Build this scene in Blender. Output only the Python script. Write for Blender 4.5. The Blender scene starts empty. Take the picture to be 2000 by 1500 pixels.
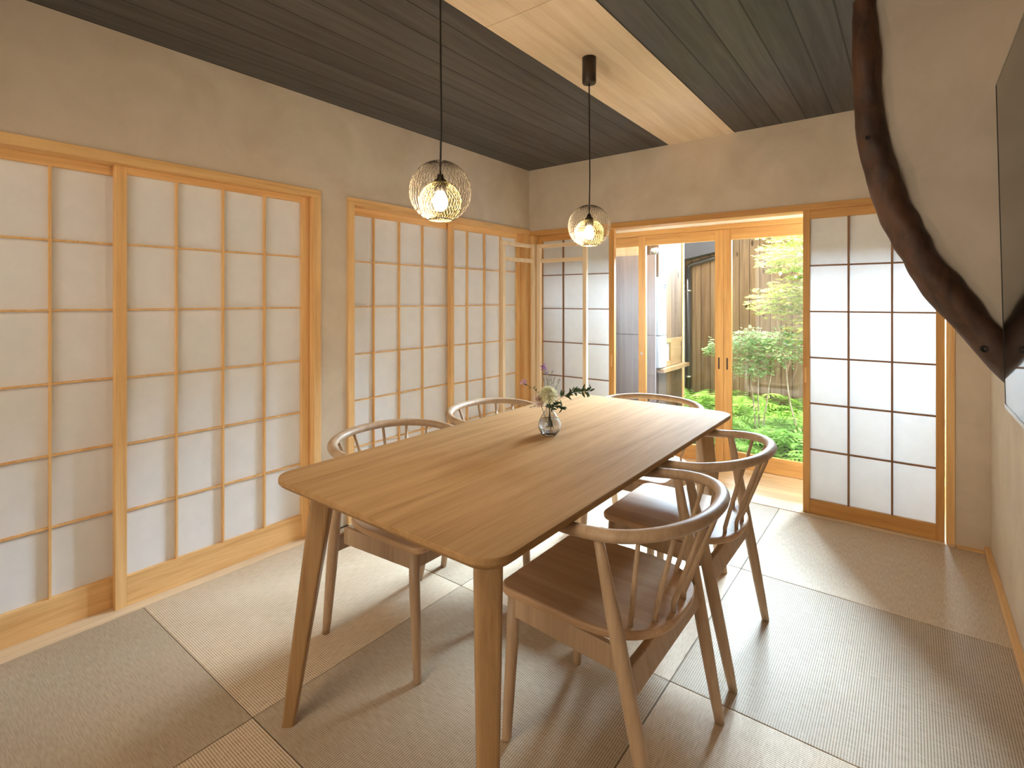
import bpy, bmesh, math, random
from mathutils import Vector, Matrix
C = bpy.context.scene.collection
sc = bpy.context.scene
PI = math.pi
random.seed(7)

# ------------------------------------------------------------------ camera
cam = bpy.data.cameras.new('camera'); co = bpy.data.objects.new('camera', cam); C.objects.link(co)
cam.sensor_width = 36.0; cam.sensor_fit = 'HORIZONTAL'
cam.lens = 36.0*1014/2000
cam.shift_y = -(750-587)/2000.0
cam.clip_start = 0.02
YAW = math.atan2(780, 1014)
co.location = (2.56, -3.565, 1.28)
co.rotation_euler = (PI/2, 0, YAW)
sc.camera = co
# ------------------------------------------------------------------ view
sc.view_settings.view_transform = 'Standard'; sc.view_settings.look = 'None'
sc.view_settings.gamma = 1.0; sc.view_settings.use_curve_mapping = False
sc.view_settings.exposure = 2.88
# ------------------------------------------------------------------ world (bright overcast daylight)
w = bpy.data.worlds.new('world'); sc.world = w; w.use_nodes = True
bg = w.node_tree.nodes['Background']
bg.inputs['Color'].default_value = (0.80, 0.90, 1.0, 1); bg.inputs['Strength'].default_value = 0.28
# ------------------------------------------------------------------ sun, daylight and added fill
def lamp(name, kind, loc, target=None, energy=10, color=(1,1,1), size=None, size_y=None, rad=None):
    l = bpy.data.lights.new(name, kind); l.energy = energy; l.color = color
    if kind == 'AREA':
        l.shape = 'RECTANGLE'; l.size = size; l.size_y = size_y or size
    if rad is not None: l.shadow_soft_size = rad
    o = bpy.data.objects.new(name, l); C.objects.link(o); o.location = loc
    if target is not None:
        d = Vector(target)-Vector(loc); o.rotation_euler = d.to_track_quat('-Z', 'Y').to_euler()
    return o
sun = lamp('sun', 'SUN', (-2, 4, 6), (-2+0.62, 4-0.12, 6-0.95), energy=2.2, color=(1, 0.93, 0.80)); sun.data.angle = math.radians(2)
# open sky over the courtyard
lamp('sky_daylight', 'AREA', (1.8, 5.2, 4.0), (1.5, -1.6, 0.6), energy=2050, color=(0.60, 0.79, 1.0), size=4.6, size_y=2.4)
# added warm fill outside the made-up window behind the camera
lamp('rear_fill', 'AREA', (1.35, -5.05, 1.45), (1.35, 0, 1.2), energy=4, color=(1.0, 0.74, 0.44), size=2.0, size_y=1.7)

# added warm fill under a made-up ceiling lamp behind the camera
lamp('ceiling_fill', 'AREA', (1.45, -3.95, 2.29), (1.45, -3.90, 0), energy=1.5, color=(1.0, 0.80, 0.56), size=0.42)
# ------------------------------------------------------------------ materials
def newmat(name):
    m = bpy.data.materials.new(name); m.use_nodes = True
    nt = m.node_tree; b = nt.nodes['Principled BSDF']; return m, nt, b
def N(nt, t, **k):
    n = nt.nodes.new(t)
    for a, v in k.items(): setattr(n, a, v)
    return n
def ramp(nt, fac, stops):
    r = N(nt, 'ShaderNodeValToRGB'); e = r.color_ramp.elements
    e[0].position, e[0].color = stops[0][0], (*stops[0][1], 1)
    e[1].position, e[1].color = stops[-1][0], (*stops[-1][1], 1)
    for p, c in stops[1:-1]:
        x = e.new(p); x.color = (*c, 1)
    nt.links.new(fac, r.inputs['Fac']); return r.outputs['Color']
def coords(nt, scale, loc=(0,0,0), rot=(0,0,0), kind='Object'):
    tc = N(nt, 'ShaderNodeTexCoord'); mp = N(nt, 'ShaderNodeMapping')
    mp.inputs['Scale'].default_value = scale; mp.inputs['Location'].default_value = loc; mp.inputs['Rotation'].default_value = rot
    nt.links.new(tc.outputs[kind], mp.inputs['Vector']); return mp.outputs['Vector']
def noise(nt, vec, scale, detail=4, rough=0.55, dist=0.0):
    n = N(nt, 'ShaderNodeTexNoise'); n.inputs['Scale'].default_value = scale; n.inputs['Detail'].default_value = detail
    n.inputs['Roughness'].default_value = rough; n.inputs['Distortion'].default_value = dist
    nt.links.new(vec, n.inputs['Vector']); return n.outputs['Fac']
def bump(nt, b, h, strength, dist=0.002):
    bp = N(nt, 'ShaderNodeBump'); bp.inputs['Strength'].default_value = strength; bp.inputs['Distance'].default_value = dist
    nt.links.new(h, bp.inputs['Height']); nt.links.new(bp.outputs['Normal'], b.inputs['Normal'])
def wood(name, dark, light, axis='z', rough=0.5, grain=1.0, bmp=0.15, spec=0.4, rnd=0.0):
    m, nt, b = newmat(name)
    s = {'x': (1.2, 22, 22), 'y': (22, 1.2, 22), 'z': (22, 22, 1.2)}[axis]
    v = coords(nt, tuple(q*grain for q in s))
    f1 = noise(nt, v, 1.0, 5, 0.6, 0.6)
    s2 = {'x': (6, 160, 160), 'y': (160, 6, 160), 'z': (160, 160, 6)}[axis]
    f2 = noise(nt, coords(nt, s2), 1.0, 3, 0.6)
    mx = N(nt, 'ShaderNodeMath', operation='MULTIPLY_ADD'); nt.links.new(f2, mx.inputs[0]); mx.inputs[1].default_value = 0.35
    nt.links.new(f1, mx.inputs[2])
    c = ramp(nt, mx.outputs[0], [(0.45, dark), (0.62, tuple((a+b2)/2 for a, b2 in zip(dark, light))), (0.85, light)])
    nt.links.new(c, b.inputs['Base Color']); b.inputs['Roughness'].default_value = rough
    b.inputs['Specular IOR Level'].default_value = spec
    bump(nt, b, f2, bmp, 0.0006)
    return m
def flat(name, col, rough=0.5, metal=0.0, spec=0.5, nscale=30, namt=0.06):
    m, nt, b = newmat(name)
    f = noise(nt, coords(nt, (1,1,1)), nscale, 3)
    c = ramp(nt, f, [(0.3, tuple(x*(1-namt) for x in col)), (0.7, tuple(min(1, x*(1+namt)) for x in col))])
    nt.links.new(c, b.inputs['Base Color']); b.inputs['Roughness'].default_value = rough; b.inputs['Metallic'].default_value = metal
    b.inputs['Specular IOR Level'].default_value = spec
    return m
def plaster(name, a, c2):
    m, nt, b = newmat(name)
    v = coords(nt, (1,1,1))
    f = noise(nt, v, 3.2, 6, 0.62, 0.4)
    c = ramp(nt, f, [(0.32, a), (0.68, c2)])
    nt.links.new(c, b.inputs['Base Color']); b.inputs['Roughness'].default_value = 0.92
    b.inputs['Specular IOR Level'].default_value = 0.15
    bump(nt, b, noise(nt, v, 120, 4, 0.7), 0.25, 0.0015)
    return m
def planks(name, dark, light, gap, pitch, axis, run, off=0.0, knots=False, rough=0.7, gapw=0.03, spec=0.06):
    """boards running along `run`, joints every `pitch` along `axis`"""
    m, nt, b = newmat(name)
    i = 'xyz'.index(axis)
    tc = N(nt, 'ShaderNodeTexCoord'); sp = N(nt, 'ShaderNodeSeparateXYZ'); nt.links.new(tc.outputs['Object'], sp.inputs[0])
    d = N(nt, 'ShaderNodeMath', operation='DIVIDE'); a = N(nt, 'ShaderNodeMath', operation='ADD')
    nt.links.new(sp.outputs[i], a.inputs[0]); a.inputs[1].default_value = 100*pitch-off
    nt.links.new(a.outputs[0], d.inputs[0]); d.inputs[1].default_value = pitch
    fl = N(nt, 'ShaderNodeMath', operation='FLOOR'); nt.links.new(d.outputs[0], fl.inputs[0])
    fr = N(nt, 'ShaderNodeMath', operation='FRACT'); nt.links.new(d.outputs[0], fr.inputs[0])
    wn = N(nt, 'ShaderNodeTexWhiteNoise', noise_dimensions='1D'); nt.links.new(fl.outputs[0], wn.inputs['W'])
    s = [22, 22, 22]; s['xyz'.index(run)] = 1.3
    mp = N(nt, 'ShaderNodeMapping'); mp.inputs['Scale'].default_value = s
    off3 = N(nt, 'ShaderNodeCombineXYZ'); mu = N(nt, 'ShaderNodeMath', operation='MULTIPLY'); mu.inputs[1].default_value = 40
    nt.links.new(wn.outputs['Value'], mu.inputs[0]); nt.links.new(mu.outputs[0], off3.inputs['xyz'.index(run)])
    nt.links.new(tc.outputs['Object'], mp.inputs['Vector']); nt.links.new(off3.outputs[0], mp.inputs['Location'])
    f = noise(nt, mp.outputs[0], 1.0, 5, 0.65, 0.8)
    mx = N(nt, 'ShaderNodeMath', operation='MULTIPLY_ADD'); nt.links.new(wn.outputs['Value'], mx.inputs[0]); mx.inputs[1].default_value = 0.22
    nt.links.new(f, mx.inputs[2])
    c = ramp(nt, mx.outputs[0], [(0.38, dark), (0.82, light)])
    if knots:
        vo = N(nt, 'ShaderNodeTexVoronoi'); vo.inputs['Scale'].default_value = 1.0
        ks = [9, 9, 9]; ks['xyz'.index(run)] = 3.5
        mk = N(nt, 'ShaderNodeMapping'); mk.inputs['Scale'].default_value = ks
        nt.links.new(tc.outputs['Object'], mk.inputs['Vector']); nt.links.new(mk.outputs[0], vo.inputs['Vector'])
        lt = N(nt, 'ShaderNodeMapRange'); lt.inputs['From Min'].default_value = 0.10; lt.inputs['From Max'].default_value = 0.17
        nt.links.new(vo.outputs['Distance'], lt.inputs['Value'])
        mm = N(nt, 'ShaderNodeMix', data_type='RGBA'); mm.inputs['A'].default_value = (*[q*0.45 for q in dark], 1)
        nt.links.new(lt.outputs[0], mm.inputs['Factor']); nt.links.new(c, mm.inputs['B']); c = mm.outputs['Result']
    if gapw:
        g = N(nt, 'ShaderNodeMath', operation='GREATER_THAN'); g.inputs[1].default_value = gapw/2; nt.links.new(fr.outputs[0], g.inputs[0])
        g2 = N(nt, 'ShaderNodeMath', operation='LESS_THAN'); g2.inputs[1].default_value = 1-gapw/2; nt.links.new(fr.outputs[0], g2.inputs[0])
        gm = N(nt, 'ShaderNodeMath', operation='MULTIPLY'); nt.links.new(g.outputs[0], gm.inputs[0]); nt.links.new(g2.outputs[0], gm.inputs[1])
        mm = N(nt, 'ShaderNodeMix', data_type='RGBA'); mm.inputs['A'].default_value = (*gap, 1)
        nt.links.new(gm.outputs[0], mm.inputs['Factor']); nt.links.new(c, mm.inputs['B']); c = mm.outputs['Result']
    nt.links.new(c, b.inputs['Base Color']); b.inputs['Roughness'].default_value = rough; b.inputs['Specular IOR Level'].default_value = spec
    bump(nt, b, f, 0.3, 0.001)
    return m
def tatami(name, run):
    m, nt, b = newmat(name)
    tc = N(nt, 'ShaderNodeTexCoord'); sp = N(nt, 'ShaderNodeSeparateXYZ'); nt.links.new(tc.outputs['Object'], sp.inputs[0])
    i = 1 if run == 'x' else 0
    mu = N(nt, 'ShaderNodeMath', operation='MULTIPLY'); mu.inputs[1].default_value = 2*PI/0.0072; nt.links.new(sp.outputs[i], mu.inputs[0])
    sn = N(nt, 'ShaderNodeMath', operation='SINE'); nt.links.new(mu.outputs[0], sn.inputs[0])
    mr = N(nt, 'ShaderNodeMapRange'); mr.inputs['From Min'].default_value = -1; nt.links.new(sn.outputs[0], mr.inputs['Value'])
    s = (300, 25, 1) if run == 'y' else (25, 300, 1)
    s = (25, 260, 1) if run == 'y' else (260, 25, 1)
    f = noise(nt, coords(nt, s), 1.0, 3, 0.6)
    f2 = noise(nt, coords(nt, (1,1,1)), 1.6, 3)
    a = N(nt, 'ShaderNodeMath', operation='MULTIPLY_ADD'); nt.links.new(mr.outputs[0], a.inputs[0]); a.inputs[1].default_value = 0.62; nt.links.new(f, a.inputs[2])
    a2 = N(nt, 'ShaderNodeMath', operation='MULTIPLY_ADD'); nt.links.new(f2, a2.inputs[0]); a2.inputs[1].default_value = 0.3; nt.links.new(a.outputs[0], a2.inputs[2])
    weave_shade = 0.74 if run == 'y' else 1.0  # y mats painted darker to stand for the weave reflecting light by direction
    c = ramp(nt, a2.outputs[0], [(0.6, (0.36*weave_shade, 0.252*weave_shade, 0.14*weave_shade)), (1.25, (0.74*weave_shade, 0.592*weave_shade, 0.43*weave_shade))])
    nt.links.new(c, b.inputs['Base Color']); b.inputs['Roughness'].default_value = 0.55; b.inputs['Specular IOR Level'].default_value = 0.15
    bump(nt, b, a.outputs[0], 0.5, 0.0012)
    return m
def paper(name, tr, col=(0.86, 0.84, 0.82)):
    m, nt, b = newmat(name)
    f = noise(nt, coords(nt, (1,1,1)), 14, 6, 0.7)
    c = ramp(nt, f, [(0.3, tuple(x*0.95 for x in col)), (0.7, col)])
    d = N(nt, 'ShaderNodeBsdfDiffuse'); t = N(nt, 'ShaderNodeBsdfTranslucent'); mx = N(nt, 'ShaderNodeMixShader')
    nt.links.new(c, d.inputs['Color']); nt.links.new(c, t.inputs['Color']); mx.inputs[0].default_value = tr
    nt.links.new(d.outputs[0], mx.inputs[1]); nt.links.new(t.outputs[0], mx.inputs[2])
    nt.links.new(mx.outputs[0], nt.nodes['Material Output'].inputs['Surface']); nt.nodes.remove(b)
    return m
def pane_glass(name):
    m, nt, b = newmat(name)
    fr = N(nt, 'ShaderNodeFresnel'); fr.inputs['IOR'].default_value = 1.45
    t = N(nt, 'ShaderNodeBsdfTransparent'); t.inputs['Color'].default_value = (0.97, 0.98, 0.97, 1)
    g = N(nt, 'ShaderNodeBsdfGlossy'); g.inputs['Roughness'].default_value = 0.01
    mx = N(nt, 'ShaderNodeMixShader')
    nt.links.new(fr.outputs[0], mx.inputs[0]); nt.links.new(t.outputs[0], mx.inputs[1]); nt.links.new(g.outputs[0], mx.inputs[2])
    nt.links.new(mx.outputs[0], nt.nodes['Material Output'].inputs['Surface']); nt.nodes.remove(b)
    return m
def leafmat(name, a, c2, tr=0.45, scale=9):
    m, nt, b = newmat(name)
    f = noise(nt, coords(nt, (1,1,1)), scale, 3)
    c = ramp(nt, f, [(0.3, a), (0.7, c2)])
    d = N(nt, 'ShaderNodeBsdfDiffuse'); t = N(nt, 'ShaderNodeBsdfTranslucent'); mx = N(nt, 'ShaderNodeMixShader')
    nt.links.new(c, d.inputs['Color']); nt.links.new(c, t.inputs['Color']); mx.inputs[0].default_value = tr
    nt.links.new(d.outputs[0], mx.inputs[1]); nt.links.new(t.outputs[0], mx.inputs[2])
    nt.links.new(mx.outputs[0], nt.nodes['Material Output'].inputs['Surface']); nt.nodes.remove(b)
    return m
def emit(name, col, s):
    m, nt, b = newmat(name); b.inputs['Base Color'].default_value = (*col, 1)
    b.inputs['Emission Color'].default_value = (*col, 1); b.inputs['Emission Strength'].default_value = s; return m
def bark(name, a, c2, scale=(30, 30, 30)):
    m, nt, b = newmat(name)
    f = noise(nt, coords(nt, scale), 1.0, 6, 0.65, 1.2)
    f3 = noise(nt, coords(nt, (4,4,4)), 1.0, 3)
    mx = N(nt, 'ShaderNodeMath', operation='MULTIPLY_ADD'); nt.links.new(f3, mx.inputs[0]); mx.inputs[1].default_value = 0.7; nt.links.new(f, mx.inputs[2])
    c = ramp(nt, mx.outputs[0], [(0.6, a), (1.1, c2)])
    nt.links.new(c, b.inputs['Base Color']); b.inputs['Roughness'].default_value = 0.6
    bump(nt, b, f, 0.6, 0.004); return m

HD, HL = (0.68, 0.36, 0.125), (0.90, 0.58, 0.26)
M = {}
for ax in 'xyz': M['hinoki_'+ax] = wood('hinoki_'+ax, HD, HL, ax, 0.5)
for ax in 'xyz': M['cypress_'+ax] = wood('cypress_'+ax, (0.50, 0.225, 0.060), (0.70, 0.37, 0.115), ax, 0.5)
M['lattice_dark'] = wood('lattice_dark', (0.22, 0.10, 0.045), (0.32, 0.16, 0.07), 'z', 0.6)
for ax in 'xyz': M['pale_'+ax] = wood('pale_'+ax, (0.66, 0.46, 0.27), (0.82, 0.64, 0.42), ax, 0.55)
M['oak_y'] = wood('oak_top', (0.28, 0.150, 0.060), (0.42, 0.245, 0.110), 'y', 0.65, 1.0, 0.35, 0.04)
M['oak_z'] = wood('oak_leg', (0.28, 0.150, 0.060), (0.42, 0.245, 0.110), 'z', 0.45)
M['ash_z'] = wood('ash', (0.36, 0.23, 0.135), (0.52, 0.355, 0.22), 'z', 0.45, 1.0, 0.12, 0.4)
M['ash_y'] = wood('ash_seat', (0.44, 0.26, 0.14), (0.60, 0.385, 0.225), 'y', 0.42, 1.0, 0.12, 0.2)
M['plaster'] = plaster('plaster', (0.60, 0.492, 0.375), (0.71, 0.60, 0.475))
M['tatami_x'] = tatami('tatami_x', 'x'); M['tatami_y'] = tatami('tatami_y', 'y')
M['paper'] = paper('paper', 0.26); M['paper_left'] = paper('paper_left', 0.08, (0.92, 0.905, 0.90))
M['glass'] = pane_glass('glass')
M['ceil_dark'] = planks('ceil_dark', (0.042, 0.038, 0.035), (0.105, 0.097, 0.090), (0.006,0.005,0.004), 0.137, 'x', 'y', off=1.65, rough=0.5, gapw=0.05, spec=0.5)
M['ceil_pale'] = planks('ceil_pale', (0.74, 0.56, 0.38), (0.90, 0.73, 0.54), (0.5, 0.36, 0.22), 0.0545, 'x', 'y', off=1.211, rough=0.6, gapw=0.0)
M['deck'] = planks('deck', (0.60, 0.36, 0.17), (0.80, 0.54, 0.29), (0.35, 0.2, 0.1), 0.105, 'y', 'x', off=0.03, rough=0.4, gapw=0.02, spec=0.4)
M['fence'] = planks('fence_boards', (0.17, 0.105, 0.068), (0.33, 0.225, 0.15), (0.05, 0.035, 0.025), 0.11, 'x', 'z', off=0.02, knots=True, gapw=0.06)
M['siding'] = planks('siding_boards', (0.085, 0.048, 0.028), (0.15, 0.095, 0.058), (0.12, 0.08, 0.05), 0.13, 'y', 'z', off=0.02, knots=True, gapw=0.05)
M['greyboard'] = planks('grey_boards', (0.16, 0.122, 0.112), (0.24, 0.19, 0.175), (0.15, 0.11, 0.10), 0.15, 'x', 'z', off=0.03, gapw=0.025)
M['palefascia'] = planks('fascia_boards', (0.28, 0.18, 0.11), (0.42, 0.30, 0.19), (0.3,0.2,0.1), 0.12, 'x', 'z', off=0.03, knots=True, gapw=0.02)
M['underfloor'] = flat('underfloor', (0.05, 0.035, 0.02), 0.8)
M['cedar_y'] = wood('cedar_y', (0.20, 0.105, 0.042), (0.28, 0.165, 0.075), 'y', 0.7, 1.0, 0.1, 0.05)
M['black'] = flat('black_metal', (0.018, 0.015, 0.013), 0.45, 0.3)
M['brownmetal'] = flat('dark_bronze', (0.07, 0.055, 0.042), 0.4, 0.6)
M['gold'] = flat('brass_wire', (0.15, 0.12, 0.04), 0.6, 0.2)
M['wire'] = flat('dark_wire', (0.10, 0.08, 0.055), 0.4, 0.6)
M['silver'] = flat('silver_frame', (0.62, 0.60, 0.58), 0.3, 0.9)
M['screen'] = flat('screen_glass', (0.012, 0.011, 0.010), 0.06, 0.0, 0.9)
M['pipe'] = flat('downspout_grey', (0.055, 0.055, 0.06), 0.4, 0.2)
M['white'] = flat('white_plastic', (0.36, 0.36, 0.36), 0.7, 0.0, 0.05)
M['slate'] = flat('roof_slate', (0.08, 0.085, 0.11), 0.6)
M['soil'] = flat('soil', (0.10, 0.075, 0.05), 0.95, nscale=8, namt=0.4)
M['log'] = bark('log_bark', (0.028, 0.011, 0.005), (0.105, 0.045, 0.021), (14, 14, 5))
M['twig'] = bark('twig', (0.22, 0.17, 0.11), (0.42, 0.34, 0.24))
M['fern'] = leafmat('fern_leaf', (0.12, 0.30, 0.04), (0.50, 0.74, 0.20), 0.28, 9)
M['maple'] = leafmat('maple_leaf', (0.14, 0.24, 0.05), (0.48, 0.46, 0.13), 0.45, 7)
M['shrub'] = leafmat('shrub_leaf', (0.12, 0.27, 0.10), (0.44, 0.55, 0.26), 0.4, 12)
M['darkleaf'] = leafmat('dark_leaf', (0.035, 0.06, 0.03), (0.09, 0.12, 0.06), 0.2, 20)
M['stemgreen'] = flat('stem_green', (0.10, 0.12, 0.05), 0.6)
M['petal'] = leafmat('cream_petal', (0.72, 0.70, 0.42), (0.90, 0.87, 0.72), 0.3, 30)
M['blush'] = leafmat('blush_petal', (0.62, 0.47, 0.40), (0.80, 0.68, 0.58), 0.3, 30)
M['purple'] = leafmat('purple_petal', (0.28, 0.12, 0.34), (0.50, 0.30, 0.55), 0.3, 30)
M['pinkp'] = leafmat('pink_petal', (0.52, 0.30, 0.45), (0.72, 0.50, 0.62), 0.3, 30)
M['greysprig'] = leafmat('grey_sprig', (0.22, 0.25, 0.22), (0.45, 0.48, 0.45), 0.3, 30)
m, nt, b = newmat('vase_glass'); b.inputs['Transmission Weight'].default_value = 1; b.inputs['Roughness'].default_value = 0.0; b.inputs['IOR'].default_value = 1.45; M['vase'] = m
m, nt, b = newmat('water'); b.inputs['Transmission Weight'].default_value = 1; b.inputs['Roughness'].default_value = 0.0; b.inputs['IOR'].default_value = 1.33; M['water'] = m
m, nt, b = newmat('warm_bulb')
e_ = N(nt, 'ShaderNodeEmission'); e_.inputs['Color'].default_value = (1.0, 0.80, 0.48, 1); e_.inputs['Strength'].default_value = 2.5
t_ = N(nt, 'ShaderNodeBsdfTransparent'); x_ = N(nt, 'ShaderNodeMixShader'); x_.inputs[0].default_value = 0.35
nt.links.new(t_.outputs[0], x_.inputs[1]); nt.links.new(e_.outputs[0], x_.inputs[2]); nt.links.new(x_.outputs[0], nt.nodes['Material Output'].inputs['Surface']); nt.nodes.remove(b)
M['bulb'] = m

# ------------------------------------------------------------------ mesh helpers
class MB:
    def __init__(s): s.v = []; s.f = []; s.sm = []
    def add(s, vs, fs, smooth=False):
        k = len(s.v); s.v += [tuple(x) for x in vs]; s.f += [tuple(i+k for i in f) for f in fs]; s.sm += [smooth]*len(fs)
    def box(s, x0, x1, y0, y1, z0, z1):
        v = [(x, y, z) for z in (z0, z1) for y in (y0, y1) for x in (x0, x1)]
        s.add(v, [(0,2,3,1), (4,5,7,6), (0,1,5,4), (2,6,7,3), (0,4,6,2), (1,3,7,5)])
    def tube(s, pts, rad, n=8, caps=True, ry=None, up=None, smooth=True):
        pts = [Vector(p) for p in pts]
        if not isinstance(rad, (list, tuple)): rad = [rad]*len(pts)
        rings = []; prev = None
        for i, p in enumerate(pts):
            t = (pts[min(i+1, len(pts)-1)]-pts[max(i-1, 0)]).normalized()
            if prev is None:
                u = Vector(up) if up else (Vector((0,0,1)) if abs(t.z) < 0.9 else Vector((1,0,0)))
                a = t.cross(u).normalized()
            else:
                a = (prev-t*prev.dot(t)).normalized()
            if up:
                a = t.cross(Vector(up)).normalized()
            prev = a; bb = a.cross(t).normalized()
            r = rad[i]; r2 = r*(ry or 1.0)
            rings.append([p+a*math.cos(2*PI*k/n)*r+bb*math.sin(2*PI*k/n)*r2 for k in range(n)])
        vs = [q for r in rings for q in r]; fs = []
        for i in range(len(rings)-1):
            for k in range(n):
                fs.append((i*n+k, i*n+(k+1) % n, (i+1)*n+(k+1) % n, (i+1)*n+k))
        s.add(vs, fs, smooth)
        if caps:
            s.add(rings[0], [tuple(range(n))[::-1]]); s.add(rings[-1], [tuple(range(n))])
    def prism(s, out, z0, z1, bev=0.0):
        n = len(out)
        if bev:
            cx = sum(p[0] for p in out)/n; cy = sum(p[1] for p in out)/n
            def ins(d):
                r = []
                for i, p in enumerate(out):
                    a = Vector(out[i-1]); b2 = Vector(out[(i+1) % n]); t = (b2-a)
                    nn = Vector((-t.y, t.x)); nn = nn.normalized() if nn.length > 1e-9 else Vector((0, 0))
                    r.append((p[0]+nn.x*d, p[1]+nn.y*d))
                return r
            area = sum(out[i-1][0]*out[i][1]-out[i][0]*out[i-1][1] for i in range(n))
            sg = 1 if area > 0 else -1
            lay = [(ins(bev*sg), z0), (ins(bev*0.3*sg), z0+bev*0.3), (out, z0+bev), (out, z1-bev), (ins(bev*0.3*sg), z1-bev*0.3), (ins(bev*sg), z1)]
        else: lay = [(out, z0), (out, z1)]
        vs = [(p[0], p[1], z) for o, z in lay for p in o]; fs = []
        for l in range(len(lay)-1):
            for i in range(n): fs.append((l*n+i, l*n+(i+1) % n, (l+1)*n+(i+1) % n, (l+1)*n+i))
        s.add(vs, fs, False)
        s.add([(p[0], p[1], z0) for p in lay[0][0]], [tuple(range(n))[::-1]]); s.add([(p[0], p[1], z1) for p in lay[-1][0]], [tuple(range(n))])
    def lathe(s, prof, c=(0,0,0), n=32, smooth=True):
        vs = [(c[0]+r*math.cos(2*PI*k/n), c[1]+r*math.sin(2*PI*k/n), c[2]+z) for r, z in prof for k in range(n)]
        fs = [(i*n+k, i*n+(k+1) % n, (i+1)*n+(k+1) % n, (i+1)*n+k) for i in range(len(prof)-1) for k in range(n)]
        s.add(vs, fs, smooth)
    def build(s, name, mat, parent=None, bevel=0.0):
        me = bpy.data.meshes.new(name); me.from_pydata(s.v, [], s.f)
        bm = bmesh.new(); bm.from_mesh(me)
        bmesh.ops.remove_doubles(bm, verts=bm.verts, dist=1e-6)
        bmesh.ops.recalc_face_normals(bm, faces=bm.faces); bm.to_mesh(me); bm.free()
        if len(me.polygons) == len(s.sm): me.polygons.foreach_set('use_smooth', s.sm)
        elif any(s.sm): me.polygons.foreach_set('use_smooth', [True]*len(me.polygons))
        me.materials.append(mat)
        o = bpy.data.objects.new(name, me); C.objects.link(o)
        if parent: o.parent = parent
        if bevel:
            bv = o.modifiers.new('b', 'BEVEL'); bv.width = bevel; bv.segments = 2; bv.limit_method = 'ANGLE'
        return o
def raw(name, v, f, mat, parent=None, smooth=False):
    me = bpy.data.meshes.new(name); me.from_pydata(v, [], f)
    if smooth: me.polygons.foreach_set('use_smooth', [True]*len(f))
    me.materials.append(mat); o = bpy.data.objects.new(name, me); C.objects.link(o)
    if parent: o.parent = parent
    return o
def boxo(name, dims, mat, parent=None, bevel=0.0):
    m = MB(); m.box(*dims); return m.build(name, mat, parent, bevel)
def empty(name, loc=(0,0,0), rz=0):
    o = bpy.data.objects.new(name, None); C.objects.link(o); o.location = loc; o.rotation_euler = (0,0,rz); o.empty_display_size = 0.1; return o
def tag(o, label, cat, group=None, kind=None):
    o['label'] = label; o['category'] = cat
    if group: o['group'] = group
    if kind: o['kind'] = kind
    return o
def copy_tree(o, parent=None):
    c = o.copy(); C.objects.link(c); c.parent = parent
    for ch in list(o.children): copy_tree(ch, c)
    return c

# ================================================================== ROOM
RW = 2.877; H = 2.375; FY = -4.66
def S(o, label, cat): return tag(o, label, cat, kind='structure')
# floor: boarded base and outer strips
m = MB(); m.box(-0.2, RW+0.1, FY-0.1, -0.012, -0.06, -0.002)
S(m.build('floor', M['underfloor']), 'pale wooden floor base edging the tatami mats', 'floor')
# tatami mats
XS = [0.022, 0.957, 1.916, 2.861]; YS = [-0.03, -0.932, -1.857, -2.786, -3.71]
where = {(0,0): 'in the far left corner under the slatted stand', (1,0): 'at the wood deck beyond the table, middle of the far row', (2,0): 'brightly lit, before the far right paper door',
 (0,1): 'by the left wall beside the farther left chair', (1,1): 'under the far half of the table', (2,1): 'large ribbed one by the right wall, second from the deck',
 (0,2): 'by the left wall under the nearer left chair', (1,2): 'under the near half of the table', (2,2): 'right of the nearest chair, at the bottom edge',
 (0,3): 'smooth olive one in the bottom left corner', (1,3): 'small corner at the bottom edge left of the near table leg'}
for i in range(3):
    for j in range(4):
        if (i, j) not in where: 
            w_ = 'beside the camera on the right'
        else: w_ = where[(i, j)]
        t = MB(); t.box(XS[i]+0.0012, XS[i+1]-0.0012, YS[j+1]+0.0012, YS[j]-0.0012, -0.03, 0.0)
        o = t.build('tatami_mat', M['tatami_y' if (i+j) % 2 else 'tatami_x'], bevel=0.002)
        tag(o, 'square borderless tatami mat '+w_, 'mat', 'tatami mats on the floor')
# ceiling
m = MB(); m.box(-0.05, 1.211, FY-0.05, 0.05, H, H+0.05); m.box(1.648, RW+0.1, FY-0.05, 0.05, H, H+0.05)
cl = S(m.build('ceiling', M['ceil_dark']), 'dark stained board ceiling', 'ceiling')
m = MB(); m.box(1.211, 1.648, -1.979, 0.05, H-0.002, H+0.05); m.box(1.211, 1.648, FY-0.05, -1.982, H-0.002, H+0.05)
m.build('pale_strip', M['ceil_pale'], cl)['label'] = 'pale timber strip'
# left wall
m = MB(); T = -0.16
m.box(T, 0, FY-0.05, 0.0, 1.875, H); m.box(T, 0, -1.962, -1.782, -0.05, 1.875); m.box(T, 0, FY-0.05, -3.72, -0.05, 1.875)
m.box(T, -0.12, -3.72, 0, -0.05, 1.875)
S(m.build('wall_left', M['plaster']), 'beige plaster wall on the left above the paper doors', 'wall')
# back wall
m = MB(); m.box(-0.16, RW+0.1, 0.0, 0.13, 1.862, H+0.05); m.box(2.74, RW+0.1, 0.0, 0.13, -0.05, 1.862); m.box(-0.16, 0.0, 0.0, 0.13, -0.05, 1.862)
S(m.build('wall_back', M['plaster']), 'beige plaster wall above the garden opening', 'wall')
# right wall
m = MB(); m.box(RW, RW+0.1, -1.27, 0.0, -0.05, H+0.05); m.box(RW-0.012, RW+0.1, FY-0.05, -1.27, 1.9, H+0.05); m.box(RW, RW+0.1, FY-0.05, -1.27, -0.05, 1.9)
S(m.build('wall_right', M['plaster']), 'beige plaster wall on the right behind the screen', 'wall')
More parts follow.
